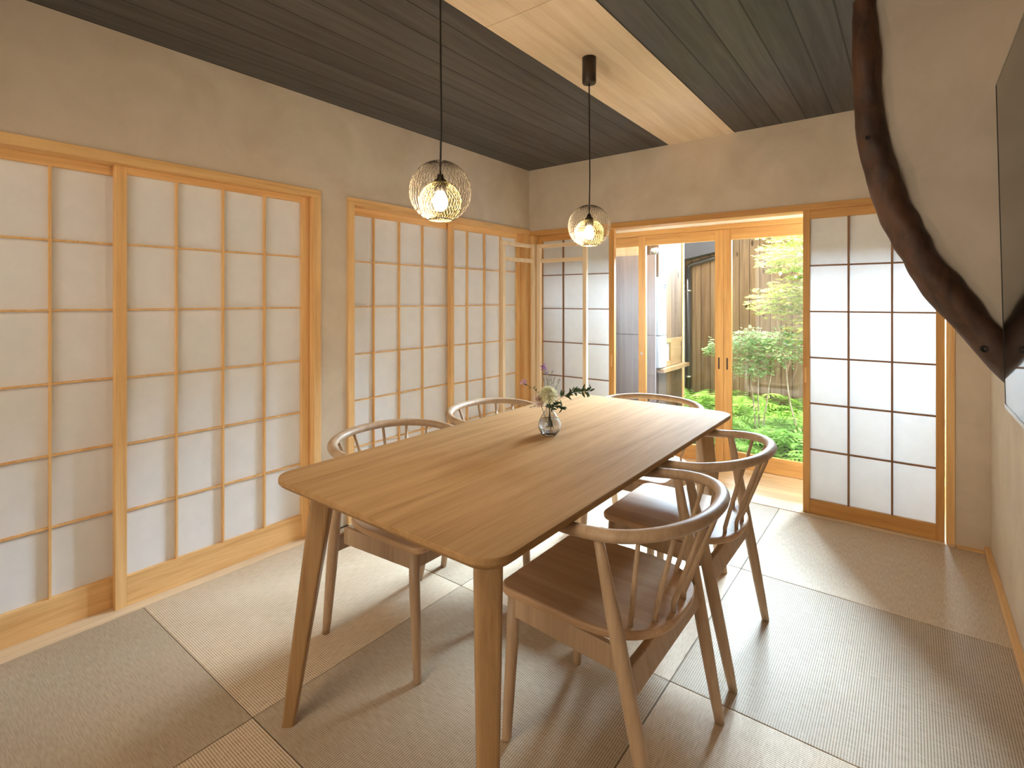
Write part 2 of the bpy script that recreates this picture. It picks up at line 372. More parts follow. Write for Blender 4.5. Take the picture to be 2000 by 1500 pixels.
# front wall behind the camera with an opening added for the fill light
m = MB(); m.box(-0.16, 0.4, FY-0.1, FY, -0.05, H); m.box(2.3, RW+0.1, FY-0.1, FY, -0.05, H); m.box(0.4, 2.3, FY-0.1, FY, -0.05, 0.6); m.box(0.4, 2.3, FY-0.1, FY, 2.2, H)
S(m.build('wall_front', M['plaster']), 'plaster wall behind the camera with an added window opening', 'wall')
wn = S(empty('added_window_1', (0,0,0)), 'added timber framed window behind the camera, letting in fill light', 'window')  # unseen window, put in to let the rear fill through
m = MB()
for a in ((0.4,0.44,0.6,2.2), (2.26,2.3,0.6,2.2), (1.33,1.37,0.6,2.2)): m.box(a[0], a[1], FY-0.08, FY-0.02, a[2], a[3])
m.box(0.44,2.26,FY-0.08,FY-0.02,0.6,0.64); m.box(0.44,2.26,FY-0.08,FY-0.02,2.16,2.2)
m.build('window_frame', M['hinoki_z'], wn); boxo('pane', (0.44,2.26,FY-0.052,FY-0.048,0.64,2.16), M['glass'], wn)

# baseboards
S(boxo('baseboard_right', (RW-0.022, RW, FY, -0.001, 0.0, 0.028), M['hinoki_y'], bevel=0.002), 'thin timber baseboard along the right wall', 'baseboard')
S(boxo('baseboard_back', (2.745, RW-0.023, -0.029, 0.0, -0.004, 0.006), M['hinoki_x']), 'thin strip at the foot of the wall right of the paper door', 'baseboard')

# trims --------------------------------------------------
def tr(n, dims, mat, label): return S(boxo('trim_%d' % n, dims, M[mat], bevel=0.0015), label, 'trim')
tr(1, (-0.118, 0.012, -3.72, -1.957, 1.838, 1.879), 'hinoki_y', 'timber head rail over the near left paper doors')
tr(2, (-0.118, 0.012, -2.0, -1.957, 0.0, 1.838), 'hinoki_z', 'timber jamb right of the near left paper doors')
tr(3, (-0.118, 0.014, -1.785, 0.0, 1.835, 1.873), 'hinoki_y', 'timber head rail over the far left paper doors')
tr(4, (-0.118, 0.014, -1.785, -1.744, 0.0, 1.835), 'hinoki_z', 'timber jamb left of the far left paper doors')
tr(5, (-0.118, 0.006, -0.075, -0.002, 0.0, 1.835), 'hinoki_z', 'timber corner post at the end of the left wall')
tr(6, (-0.118, 0.021, -3.72, -1.957, -0.004, 0.003), 'pale_y', 'pale floor track under the near left paper doors')
tr(7, (-0.118, 0.021, -1.785, -0.03, -0.004, 0.003), 'pale_y', 'pale floor track under the far left paper doors')
tr(8, (0.0, RW-0.137, -0.006, 0.13, 1.822, 1.862), 'cypress_x', 'timber head rail across the garden opening')
tr(9, (2.706, 2.741, -0.006, 0.13, 0.0, 1.822), 'hinoki_z', 'timber jamb right of the far right paper door')
tr(10, (0.008, 0.05, -0.006, 0.13, 0.0, 1.822), 'hinoki_z', 'timber jamb in the far left corner')
tr(11, (0.0, 2.741, -0.029, 0.13, -0.004, 0.003), 'pale_x', 'pale sill between tatami and wood deck')

# sliding paper doors -----------------------------------
def sash(n, wall, a0, a1, z0, z1, face, st, top, bot, cols, rows, mat, label, mw=0.008, th=0.032, pull=None, stw2=None):
    """wall 'L': runs along y at x=face (front), 'B': runs along x at y=face"""
    r = S(empty('door_%d' % n, (0,0,0)), label, 'sliding door')
    def bx(name, u0, u1, d0, d1, w0, w1, mt, bev=0.0015):
        if wall == 'L': return boxo(name, (face-d1, face-d0, u0, u1, w0, w1), mt, r, bev)
        return boxo(name, (u0, u1, face+d0, face+d1, w0, w1), mt, r, bev)
    s2 = stw2 or st
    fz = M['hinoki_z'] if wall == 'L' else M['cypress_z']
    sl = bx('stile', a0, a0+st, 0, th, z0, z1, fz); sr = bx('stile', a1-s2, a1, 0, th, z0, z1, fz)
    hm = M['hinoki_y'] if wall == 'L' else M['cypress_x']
    bx('rail', a0+st, a1-s2, 0.002, th-0.002, top, z1, hm); bx('rail', a0+st, a1-s2, 0.002, th-0.002, z0, bot, hm)
    if wall == 'L' or mat == 'paper':
        m = MB(); d0, d1 = 0.004, 0.02
        for c_ in cols:
            (m.box(face-d1, face-d0, c_-mw/2, c_+mw/2, bot, top) if wall == 'L' else m.box(c_-mw/2, c_+mw/2, face+d0, face+d1, bot, top))
        d0, d1 = 0.008, 0.02
        for z in rows:
            (m.box(face-d1, face-d0, a0+st, a1-s2, z-mw*0.45, z+mw*0.45) if wall == 'L' else m.box(a0+st, a1-s2, face+d0, face+d1, z-mw*0.45, z+mw*0.45))
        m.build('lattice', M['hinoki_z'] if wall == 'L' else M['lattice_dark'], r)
    if mat == 'glass': bx('pane', a0+st, a1-s2, 0.014, 0.018, bot, top, M['glass'], 0)
    else: bx('paper', a0+st, a1-s2, 0.0205, 0.022, bot, top, M[mat], 0)
    if pull:
        u, z = pull
        bx('finger_pull', u-0.006, u+0.006, -0.0015, 0.002, z-0.045, z+0.045, M['brownmetal'] if mat == 'glass' else M['hinoki_z'], 0.001)
    return r
ROW = [1.515, 1.242, 0.957, 0.679, 0.400]
sash(1, 'L', -3.70, -2.815, 0.003, 1.838, -0.072, 0.04, 1.800, 0.128, [-3.46, -3.262, -3.063], ROW, 'paper_left', 'paper sliding door cut off by the left edge of the photo')
sash(2, 'L', -2.868, -2.002, 0.003, 1.838, -0.034, 0.041, 1.808, 0.128, [-2.640, -2.442, -2.242], ROW, 'paper_left', 'paper sliding door of four columns with a bold front stile, near left')
sash(3, 'L', -1.742, -0.862, 0.003, 1.835, -0.072, 0.02, 1.792, 0.128, [-1.536, -1.334, -1.130], ROW, 'paper_left', 'paper sliding door just right of the plaster pier on the left wall')
sash(4, 'L', -0.905, -0.077, 0.003, 1.835, -0.034, 0.034, 1.792, 0.128, [-0.722, -0.527, -0.330], ROW, 'paper_left', 'paper sliding door on the left wall nearest the room corner', stw2=0.045)
ROWB = [1.49, 1.214, 0.937, 0.661, 0.383]
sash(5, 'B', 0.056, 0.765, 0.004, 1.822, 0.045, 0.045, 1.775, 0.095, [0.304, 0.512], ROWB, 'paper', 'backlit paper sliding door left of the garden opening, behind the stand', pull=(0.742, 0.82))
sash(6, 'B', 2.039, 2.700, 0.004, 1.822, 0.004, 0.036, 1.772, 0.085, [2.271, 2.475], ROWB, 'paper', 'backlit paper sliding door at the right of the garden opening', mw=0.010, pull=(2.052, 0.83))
# glass doors
sash(7, 'B', 0.0, 0.735, 0.004, 1.833, 0.675, 0.05, 1.75, 0.118, [], [], 'glass', 'narrow fixed glass door left of the lock stile')
d8 = sash(8, 'B', 0.700, 1.402, 0.004, 1.833, 0.635, 0.064, 1.75, 0.118, [], [], 'glass', 'left of the two meeting glass doors, with lock on its stile', pull=(1.368, 0.79))
d9 = sash(9, 'B', 1.404, 2.106, 0.004, 1.833, 0.635, 0.057, 1.75, 0.118, [], [], 'glass', 'right of the two meeting glass doors, ferns filling it', pull=(1.430, 0.79))
sash(10, 'B', 2.07, 2.80, 0.004, 1.833, 0.675, 0.05, 1.75, 0.118, [], [], 'glass', 'glass door hidden behind the right paper door')
m = MB()
for k in range(2): m.lathe([(0.0, 0), (0.011, 0), (0.011, 0.004), (0.0, 0.004)], n=16)
lk = m.build('lock', M['silver'], d8); lk.rotation_euler = (PI/2, 0, 0); lk.location = (0.73, 0.635, 0.825)
# veranda room behind the paper doors
S(boxo('floor_deck', (-0.3, 3.2, 0.131, 0.72, -0.05, 0.0), M['deck']), 'honey coloured board deck between sill and glass doors', 'floor')
S(boxo('ceiling_deck', (-0.3, 3.2, 0.131, 0.80, 1.872, 1.92), M['pale_x']), 'pale ceiling over the wood deck', 'ceiling')
tr(12, (-0.1, 2.95, 0.62, 0.72, 1.834, 1.872), 'cypress_x', 'timber head over the glass doors')
m = MB(); m.box(-0.3, -0.1, 0.13, 0.72, 0, 1.872); m.box(2.95, 3.2, 0.13, 0.72, 0, 1.872)
S(m.build('wall_deck', M['plaster']), 'end walls of the wood deck passage', 'wall')
S(boxo('wall_upper', (-0.3, 3.2, 0.70, 0.80, 1.92, 2.7), M['palefascia']), 'outer boarded wall above the glass doors', 'wall')

# ------------------------------------------------ curved log and hanging wall
LP = [(1688,0,0.0), (1691,100,0), (1694,180,0), (1702,260,0), (1723,333,0), (1745,400,0), (1780,467,0), (1809,522,0), (1862,586,0), (1943,678,0)]
LXZ = [(2.422, 2.46), (2.424, 2.372), (2.429, 2.184), (2.434, 2.035), (2.446, 1.884), (2.474, 1.744), (2.507, 1.618), (2.556, 1.493), (2.600, 1.394), (2.671, 1.282), (2.773, 1.130), (2.876, 1.005)]
WY = -1.27
m = MB(); pts = []; rad = []
def cr(P, t):
    n = len(P)-1; i = min(int(t), n-1); u = t-i
    p0, p1, p2, p3 = P[max(i-1, 0)], P[i], P[i+1], P[min(i+2, n)]
    return [0.5*((2*p1[k])+(-p0[k]+p2[k])*u+(2*p0[k]-5*p1[k]+4*p2[k]-p3[k])*u*u+(-p0[k]+3*p1[k]-3*p2[k]+p3[k])*u**3) for k in range(len(p1))]
LR = [0.034, 0.036, 0.043, 0.044, 0.047, 0.050, 0.052, 0.051, 0.053, 0.054, 0.052, 0.050]
for k in range(89):
    t = k/88*(len(LXZ)-1); x, z = cr(LXZ, t); r, = cr([(q,) for q in LR], t)
    pts.append((x, WY-0.01+0.004*math.sin(t*2.1), z)); rad.append(r*(1+0.035*math.sin(t*3.7+1)+0.02*math.sin(t*9)))
m.tube(pts, rad, 28, up=(0, 1, 0))
for i_, v_ in enumerate(m.v):
    a_ = Vector(v_); c_ = pts[min(i_//28, 88)]; d_ = a_-Vector(c_)
    q = 1+0.05*math.sin(a_.z*23+d_.x*60)*math.cos(d_.y*70)+0.025*math.sin(a_.z*61+d_.y*90)
    m.v[i_] = tuple(Vector(c_)+d_*q)
# knot holes
lg = m.build('curved_log', M['log'])
lg.visible_shadow = True
tag(lg, 'dark brown curved log sweeping from the ceiling down to the screen', 'log')
for kx, kz, ks in ((2.745, 1.125, 0.007), (2.437, 1.86, 0.005)):
    k2 = MB(); k2.lathe([(0.0, -0.002), (ks*0.6, -0.001), (ks, 0.003), (ks*1.3, 0.004), (ks*1.7, 0.0)], n=14)
    kk = k2.build('knot', M['black'], lg); kk.location = (kx, WY-0.056, kz); kk.rotation_euler = (PI/2, 0, 0)
out = [(cr(LXZ, k/40*(len(LXZ)-1))) for k in range(41)]
v = []; n = len(out)+1
poly = [(x, z) for x, z in out]+[(RW, 2.46)]
for y in (WY, WY+0.12): v += [(x, y, z) for x, z in poly]
f = [tuple(range(n)), tuple(range(n, 2*n))[::-1]]+[(i, (i+1) % n, n+(i+1) % n, n+i) for i in range(n)]
S(raw('wall_hanging', v, f, M['plaster']), 'beige plaster wall panel right of and above the curved log', 'wall')
bpy.context.view_layer.update()

# ------------------------------------------------ wall mounted screen
tv = tag(empty('television', (0,0,0)), 'large glossy black flat screen tilted forward on the right wall', 'television')
yl, yr = -1.33, -3.10; zb, zt = 0.945, 1.965
ob, ot = 0.083, 0.105
def tvq(u, d, vv):  # u along y, d depth from front face, vv 0..1
    off = ob+(ot-ob)*vv; return (RW-off+d, u, zb+(zt-zb)*vv)
def tvbox(name, u0, u1, v0, v1, d0, d1, mat):
    vs = [tvq(u, d, q) for q in (v0, v1) for d in (d0, d1) for u in (u0, u1)]
    m = MB(); m.add(vs, [(0,2,3,1), (4,5,7,6), (0,1,5,4), (2,6,7,3), (0,4,6,2), (1,3,7,5)]); return m.build(name, mat, tv)
tvbox('screen', yr+0.006, yl-0.006, 0.012, 0.994, 0.0, 0.006, M['screen'])
tvbox('bezel', yr, yl-0.0, 0.0, 0.012, -0.002, 0.012, M['silver'])
tvbox('bezel', yr, yl, 0.994, 1.0, -0.001, 0.012, M['silver'])
tvbox('bezel', yl-0.006, yl, 0.012, 0.994, -0.001, 0.012, M['black'])
tvbox('bezel', yr, yr+0.006, 0.012, 0.994, -0.001, 0.012, M['black'])
tvbox('back_case', yr+0.01, yl-0.004, 0.01, 0.99, 0.012, 0.035, M['silver'])
tvbox('wall_bracket', -2.5, -1.9, 0.3, 0.7, 0.035, 0.092, M['black'])

# ================================================================== TABLE
tb = tag(empty('dining_table', (1.459, -1.875, 0)), 'large oak dining table with rounded corners and splayed legs', 'table')
TX, TY, TZ = 0.439, 0.895, 0.75
def rrect(hx, hy, r, n=10):
    o = []
    for cx_, cy_, a0 in ((hx-r, hy-r, 0), (-hx+r, hy-r, PI/2), (-hx+r, -hy+r, PI), (hx-r, -hy+r, 3*PI/2)):
        for k in range(n+1):
            a = a0+PI/2*k/n; o.append((cx_+r*math.cos(a), cy_+r*math.sin(a)))
    return o
m = MB(); o_ = rrect(TX, TY, 0.075)
lay = [(0.016, TZ-0.030), (0.006, TZ-0.022), (0.0, TZ-0.014), (0.0, TZ-0.003), (0.0015, TZ)]
vs = []; n = len(o_)
for d, z in lay:
    for (x, y) in rrect(TX-d, TY-d, 0.075-d): vs.append((x, y, z))
fs = [(l*n+i, l*n+(i+1) % n, (l+1)*n+(i+1) % n, (l+1)*n+i) for l in range(len(lay)-1) for i in range(n)]
fs += [tuple(range(n))[::-1], tuple(range((len(lay)-1)*n, len(lay)*n))]
m.add(vs, fs); m.build('tabletop', M['oak_y'], tb)
for sx in (-1, 1):
    for sy in (-1, 1):
        f_ = Vector((sx*(TX-0.045), sy*(TY-0.040), 0)); t_ = Vector((sx*(TX-0.112), sy*(TY-0.120), TZ-0.029))
        m = MB(); rings = []
        for k in range(7):
            q = k/6; c_ = f_.lerp(t_, q); h = 0.0185+(0.0315-0.0185)*min(1, q*1.25)
            if q > 0.85: h *= 1.06
            ring = []
            for (x, y) in rrect(h, h, h*0.35, 3):
                a = PI/4; ring.append((c_.x+x*math.cos(a)-y*math.sin(a), c_.y+x*math.sin(a)+y*math.cos(a), c_.z))
            rings.append(ring)
        nn = len(rings[0])
        m.add([p for r in rings for p in r], [(i*nn+k, i*nn+(k+1) % nn, (i+1)*nn+(k+1) % nn, (i+1)*nn+k) for i in range(6) for k in range(nn)]+[tuple(range(nn))[::-1], tuple(range(6*nn, 7*nn))])
        m.build('leg', M['oak_z'], tb)
m = MB()
for sy in (-1, 1): m.box(-0.30, 0.30, sy*0.765-0.011, sy*0.765+0.011, TZ-0.085, TZ-0.029)
for sx in (-1, 1): m.box(sx*0.315-0.011, sx*0.315+0.011, -0.74, 0.74, TZ-0.085, TZ-0.029)
m.build('apron', M['oak_y'], tb)

# ================================================================== CHAIR (local: +y forward, origin on floor)
def make_chair():
    r = empty('dining_chair')
    # seat
    out = []
    def arc(cx_, cy_, rx, ry, a0, a1, n):
        for k in range(n+1):
            a = a0+(a1-a0)*k/n; out.append((cx_+rx*math.cos(a), cy_+ry*math.sin(a)))
    arc(0.222-0.045, 0.236-0.045, 0.045, 0.045, 0, PI/2, 8)
    arc(-0.222+0.045, 0.236-0.045, 0.045, 0.045, PI/2, PI, 8)
    N_ = 30
    for k in range(N_+1):
        a = PI+PI*k/N_; ex = 0.78
        ca, sa = math.cos(a), math.sin(a)
        out.append((0.226*math.copysign(abs(ca)**ex, ca), -0.02+0.222*math.copysign(abs(sa)**ex, sa)))
    m = MB(); m.prism(out, 0.432, 0.456, 0.007); m.build('seat', M['ash_y'], r)
    # rails under the seat
    m = MB()
    for s in (-1, 1):
        vs = []
        for z in (0.372, 0.433):
            for (x, y) in ((s*0.188, 0.195), (s*0.206, 0.195), (s*0.234, -0.155), (s*0.216, -0.155)): vs.append((x, y, z))
        m.add(vs, [(0,1,2,3), (4,7,6,5), (0,4,5,1), (1,5,6,2), (2,6,7,3), (3,7,4,0)])
    m.box(-0.19, 0.19, 0.186, 0.204, 0.375, 0.433)
    m.build('seat_frame', M['ash_z'], r, 0.003)
    m = MB(); vs = []
    for z, y in ((0.335, -0.195), (0.400, -0.180)):
        for (x, yy) in ((-0.245, y-0.010), (0.245, y-0.010), (0.245, y+0.010), (-0.245, y+0.010)): vs.append((x, yy, z))
    m.add(vs, [(0,1,2,3), (4,7,6,5), (0,4,5,1), (1,5,6,2), (2,6,7,3), (3,7,4,0)])
    m.build('crossbar', M['ash_z'], r, 0.004)
    for s in (-1, 1):
        m = MB(); m.tube([(s*0.201, 0.214, 0.0), (s*0.201, 0.213, 0.01), (s*0.197, 0.195, 0.30), (s*0.195, 0.190, 0.433)], [0.0125, 0.0145, 0.0185, 0.0185], 16); m.build('leg', M['ash_z'], r)
    for s in (-1, 1):
        f_ = Vector((s*0.239, -0.262, 0)); t_ = Vector((s*0.268, -0.122, 0.704))
        m = MB(); ps = []; rs = []
        for k in range(13):
            q = k/12; ps.append(f_.lerp(t_, q)); rs.append([0.0135, 0.016, 0.0172, 0.0185, 0.0195, 0.020, 0.020, 0.020, 0.0195, 0.0185, 0.0165, 0.0145, 0.0125][k])
        m.tube(ps, rs, 16); m.build('leg', M['ash_z'], r)
    # bent top rail
    def rail(t):   # t -1..1 , 0 = back apex
        s = 1 if t > 0 else -1; q = abs(t)
        if q > 0.72:
            u = (q-0.72)/0.28; x = 0.272-0.012*u*u; y = -0.122+0.125*u; z = 0.716-0.012*u
        else:
            a = (q/0.72)*PI/2; x = 0.272*math.sin(a)**0.92 if a > 0 else 0; y = -0.122-0.200*math.cos(a); z = 0.716+0.022*math.cos(a)
        return Vector((s*x, y, z))
    ps = [rail(-1+2*k/60) for k in range(61)]
    rs = [0.0185 if 2 < k < 58 else (0.0165, 0.0178, 0.0183)[min(k, 60-k)] for k in range(61)]
    m = MB(); m.tube(ps, rs, 16, ry=0.86, up=(0,0,1)); m.build('top_rail', M['ash_z'], r)
    # spindles
    for i, (xb, yb, tt) in enumerate(((0.165, -0.158, 0.50), (0.108, -0.200, 0.31), (0.040, -0.222, 0.115))):
        for s in (-1, 1):
            tp = rail(tt*s); b_ = Vector((s*xb, yb, 0.452))
            m = MB(); m.tube([b_, b_+Vector((0, 0, 0.022)), b_+Vector((s*0.003, -0.004, 0.034)), tp+Vector((0, 0.0, -0.006))], [0.0068, 0.0072, 0.0075, 0.0058], 8)
            m.build('spindle', M['ash_z'], r)
    return r
G = 'bent rail dining chairs around the table'
chairs = [((1.838, -2.174), PI/2, 'nearest dining chair, on the right side of the table with its whole seat in view'),
          ((1.835, -1.535), PI/2, 'second dining chair on the right side, behind the nearest one'),
          ((1.035, -2.178), -PI/2, 'dining chair on the left side of the table nearer the camera'),
          ((1.035, -1.545), -PI/2, 'dining chair on the left side of the table near the slatted stand'),
          ((1.455, -1.075), PI, 'dining chair at the far end of the table, only its rail showing')]
proto = make_chair()
for i, ((x, y), rz, lab) in enumerate(chairs):
    o = proto if i == 0 else copy_tree(proto)
    o.location = (x, y, 0.0); o.rotation_euler = (0, 0, rz); tag(o, lab, 'chair', G)

# ================================================================== PENDANTS
def make_pendant():
    r = empty('pendant_lamp')
    zc = 1.615
    m = MB(); m.lathe([(0.0, 2.376), (0.031, 2.376), (0.031, 2.262), (0.029, 2.257), (0.0, 2.257)], n=28); m.build('ceiling_canopy', M['brownmetal'], r)
    m = MB(); m.tube([(0, 0, 2.258), (0.0015, 0, 2.0), (0.003, 0.001, 1.85), (0, 0, 1.66)], 0.003, 8); m.build('cord', M['black'], r)
    m = MB(); m.lathe([(0, 1.668), (0.009, 1.668), (0.011, 1.655), (0.019, 1.650), (0.019, 1.615), (0.0, 1.615)], n=18); m.build('lamp_holder', M['black'], r)
    def globe(R, Rz, zc_, z_low, nw, turns, wr, mat, name, nseg=26):
        m = MB()
        ph0 = 0.10; ph1 = math.acos(max(-1, (z_low-zc_)/Rz))
        for sgn in (1, -1):
            for k in range(nw):
                pts = []
                for j in range(nseg+1):
                    ph = ph0+(ph1-ph0)*j/nseg
                    th = 2*PI*k/nw+sgn*turns*2*PI*j/nseg
                    pts.append((R*math.sin(ph)*math.cos(th), R*math.sin(ph)*math.sin(th), zc_+Rz*math.cos(ph)))
                m.tube(pts, wr, 3, caps=False)
        rr = R*math.sin(ph1)
        m.tube([(rr*math.cos(a*PI/16), rr*math.sin(a*PI/16), z_low) for a in range(33)], wr*2.2, 6, caps=False)
        return m.build(name, mat, r)
    globe(0.095, 0.095, zc, 1.527, 44, 0.17, 0.00055, M['wire'], 'outer_shade')
    globe(0.066, 0.064, 1.583, 1.530, 36, 0.17, 0.00075, M['gold'], 'inner_shade', 20)
    m = MB(); m.lathe([(0.0, 1.617), (0.012, 1.615), (0.020, 1.60), (0.024, 1.582), (0.020, 1.565), (0.010, 1.556), (0.0, 1.554)], n=20); m.build('bulb', M['bulb'], r)
    return r
p1 = make_pendant(); p2 = copy_tree(p1)
p1.location = (1.41, -2.432, 0); p2.location = (1.41, -1.50, 0)
tag(p1, 'globe wire pendant lamp nearer the camera, its cord running out of the top edge', 'lamp', 'pendant lamps over the table')
tag(p2, 'farther globe wire pendant lamp with its dark ceiling canopy in view', 'lamp', 'pendant lamps over the table')
for p in (p1, p2): lamp('pendant_light', 'POINT', (p.location.x, p.location.y, 1.578), energy=2.1, color=(1.0, 0.80, 0.56), rad=0.012)

cf = tag(empty('added_ceiling_lamp', (1.45, -3.95, 0)), 'added flat round ceiling lamp behind the camera, for fill light', 'lamp')  # unseen fixture added to go with the ceiling fill
m = MB(); m.lathe([(0.0, 2.374), (0.25, 2.374), (0.25, 2.32), (0.245, 2.30), (0.0, 2.30)], n=40); m.build('fill_lamp_body', M['white'], cf)
# ================================================================== FOLDING STAND
st = tag(empty('clothes_rack', (0,0,0)), 'pale wooden two-wing slatted stand folded at a right angle in the far left corner', 'rack')
A_, B_, D_ = Vector((0.29, -0.72, 0)), Vector((0.316, -0.36, 0)), Vector((0.74, -0.352, 0))
def post(p, w2, d2, ang):
    m = MB(); cs, sn = math.cos(ang), math.sin(ang); vs = []
    for z in (0.001, 1.70):
        for x, y in ((-w2, -d2), (w2, -d2), (w2, d2), (-w2, d2)): vs.append((p.x+x*cs-y*sn, p.y+x*sn+y*cs, z))
    m.add(vs, [(0,3,2,1), (4,5,6,7), (0,1,5,4), (1,2,6,5), (2,3,7,6), (3,0,4,7)]); m.build('post', M['pale_z'], st, 0.002)
aL = math.atan2((B_-A_).y, (B_-A_).x); aR = math.atan2((D_-B_).y, (D_-B_).x)
post(A_, 0.014, 0.014, aL); post(B_-(B_-A_).normalized()*0.018, 0.016, 0.014, aL)
post(B_+(D_-B_).normalized()*0.034, 0.016, 0.014, aR); post(D_, 0.014, 0.014, aR)
def railb(p, q, z, h):
    m = MB(); d = (q-p).normalized(); nrm = Vector((-d.y, d.x, 0))*0.009; vs = []
    for zz in (z-h/2, z+h/2):
        for e in (p-nrm, q-nrm, q+nrm, p+nrm): vs.append((e.x, e.y, zz))
    m.add(vs, [(0,3,2,1), (4,5,6,7), (0,1,5,4), (1,2,6,5), (2,3,7,6), (3,0,4,7)]); m.build('rail', M['pale_x'], st, 0.0015)
for z in (1.685, 1.575, 0.12):
    railb(A_+(B_-A_).normalized()*0.014, B_-(B_-A_).normalized()*0.034, z, 0.028)
    railb(B_+(D_-B_).normalized()*0.050, D_-(D_-B_).normalized()*0.014, z, 0.028)

# ================================================================== VASE AND FLOWERS
VX, VY, VZ = 1.423, -1.843, 0.7502
va = tag(empty('flower_vase', (VX, VY, VZ)), 'small clear glass bud vase on the table holding the flowers', 'vase')
prof = [(0.0, 0.0), (0.026, 0.0), (0.031, 0.003), (0.041, 0.016), (0.0455, 0.030), (0.0450, 0.044), (0.040, 0.060), (0.031, 0.076), (0.021, 0.090), (0.0155, 0.100), (0.0150, 0.108), (0.018, 0.116)]
inn = [(max(r-0.0022, 0.0), z+(0.006 if i < 2 else (0.004 if i == 2 else 0))) for i, (r, z) in enumerate(prof)]
inn[0] = (0.0, 0.006); inn[1] = (0.022, 0.006); inn[2] = (0.028, 0.008)
m = MB(); m.lathe(prof+inn[::-1], n=40); m.build('glass_body', M['vase'], va)
wp = [(0.0, 0.0065)]+[(r-0.0003, z) for r, z in inn[1:8]]
wp = [(0.0, 0.0066), (0.0215, 0.0066), (0.0276, 0.0085)]+[(r-0.0004, z) for r, z in inn[3:7]]; wp.append((0.0, wp[-1][1]))
m = MB(); m.lathe(wp, n=40); m.build('water', M['water'], va)
RV = Vector((math.cos(YAW), math.sin(YAW), 0)); FV = Vector((-math.sin(YAW), math.cos(YAW), 0)); UP = Vector((0,0,1))
V0 = Vector((VX, VY, VZ))
def P(r, h, d=0.0): return V0+RV*r+UP*h+FV*d
rf = random.Random(3)
def stem(m, pts, r=0.0012): m.tube([cr([tuple(q) for q in pts], k/8*(len(pts)-1)) for k in range(9)], r, 5, caps=False)
def leafq(v, f, base, d, L, W, nrm=None):
    d = d.normalized(); nrm = nrm or Vector((rf.uniform(-1,1), rf.uniform(-1,1), rf.uniform(0.2,1)))
    sd = d.cross(nrm).normalized()*W; k = len(v); mid = base+d*L*0.5; up = sd.cross(d).normalized()*L*0.08
    v += [tuple(base), tuple(base+d*L*0.28+sd*0.8), tuple(mid+sd+up), tuple(base+d*L*0.8+sd*0.55), tuple(base+d*L), tuple(base+d*L*0.8-sd*0.55), tuple(mid-sd+up), tuple(base+d*L*0.28-sd*0.8)]
    f += [(k, k+1, k+7), (k+1, k+2, k+6, k+7), (k+2, k+3, k+5, k+6), (k+3, k+4, k+5)]
FG = 'flowers in the glass vase'
def mum(name, c, R, mat, label, tilt, npet, base):
    r = tag(empty(name, tuple(c)), label, 'flower', FG); v = []; f = []
    for k in range(npet):
        q = k/npet; el = PI/2-q*2.2; az = k*2.39996
        d = Vector((math.cos(az)*math.cos(el), math.sin(az)*math.cos(el), math.sin(el)))
        d.rotate(Matrix.Rotation(tilt, 3, 'X').to_euler()) if False else None
        d = Matrix.Rotation(tilt, 3, RV) @ d
        leafq(v, f, d*R*0.25, d, R*(0.55+0.25*q)*rf.uniform(0.9, 1.08), R*0.085)
    raw('petals', v, f, mat, r)
    m = MB(); b0 = Vector(base)-c; stem(m, [Vector((0,0,0)), Vector((0,0,0)).lerp(b0, 0.45)+Vector((0,0,0)), b0], 0.0013); m.build('stem', M['stemgreen'], r)
    return r
mum('chrysanthemum', P(-0.006, 0.158, -0.01), 0.043, M['petal'], 'big cream chrysanthemum bloom at the centre of the vase', 0.5, 240, P(0.004, 0.02, 0.0))
mum('blush_flower', P(-0.040, 0.133, -0.004), 0.030, M['blush'], 'smaller blush pink bloom low on the left of the cream one', 0.9, 150, P(-0.004, 0.03, 0.004))
# leafy branches
def sprig(name, label, pts, mat, L, W, n, tipmat=None, tip=None, smat=None, cat='flower', spread=1.0):
    r = tag(empty(name, tuple(pts[0])), label, cat, FG); o0 = Vector(pts[0])
    m = MB(); pl = [Vector(p)-o0 for p in pts]; stem(m, pl, 0.0009); m.build('stem', smat or M['stemgreen'], r)
    v = []; f = []
    for k in range(n):
        t = 0.48+0.52*k/max(1, n-1); p = Vector(cr([tuple(q) for q in pl], t*(len(pl)-1)))
        p2_ = Vector(cr([tuple(q) for q in pl], min(len(pl)-1-1e-4, t*(len(pl)-1)+0.05))); d = (p2_-p); d = d.normalized() if d.length > 1e-6 else UP
        side = (RV*rf.uniform(-1, 1)+UP*rf.uniform(-1, 1)+FV*rf.uniform(-0.6, 0.6))*spread
        leafq(v, f, p, d*0.8+side, L*rf.uniform(0.7, 1.15), W)
    raw('leaves', v, f, mat, r)
    if tip:
        v = []; f = []
        for (c_, R, k_) in tip:
            for k in range(k_):
                d = Vector((rf.uniform(-1,1), rf.uniform(-1,1), rf.uniform(-0.6,1)))
                q = Vector(c_)-o0+d*R*0.55; leafq(v, f, q, Vector((rf.uniform(-1,1), rf.uniform(-1,1), rf.uniform(-0.4,1))), R*0.75, R*0.2)
        raw('petals', v, f, tipmat, r)
    return r
N0 = P(0.0, 0.10)
sprig('leafy_branch', 'dark leafy branch reaching out to the right', [P(0.012, 0.025), N0, P(0.05, 0.148, 0.0), P(0.10, 0.168, 0.0), P(0.160, 0.170, 0.0)], M['darkleaf'], 0.034, 0.0052, 30, cat='branch')
sprig('leafy_branch', 'short dark leafy branch low on the right by the vase neck', [P(0.006, 0.03), N0, P(0.02, 0.118, -0.01), P(0.05, 0.110, -0.015)], M['darkleaf'], 0.028, 0.0050, 26, cat='branch')
sprig('leafy_branch', 'dark leaves just above the vase neck', [P(0.0, 0.03), N0, P(-0.004, 0.115, -0.02), P(0.012, 0.108, -0.03)], M['darkleaf'], 0.018, 0.0036, 22, cat='branch')
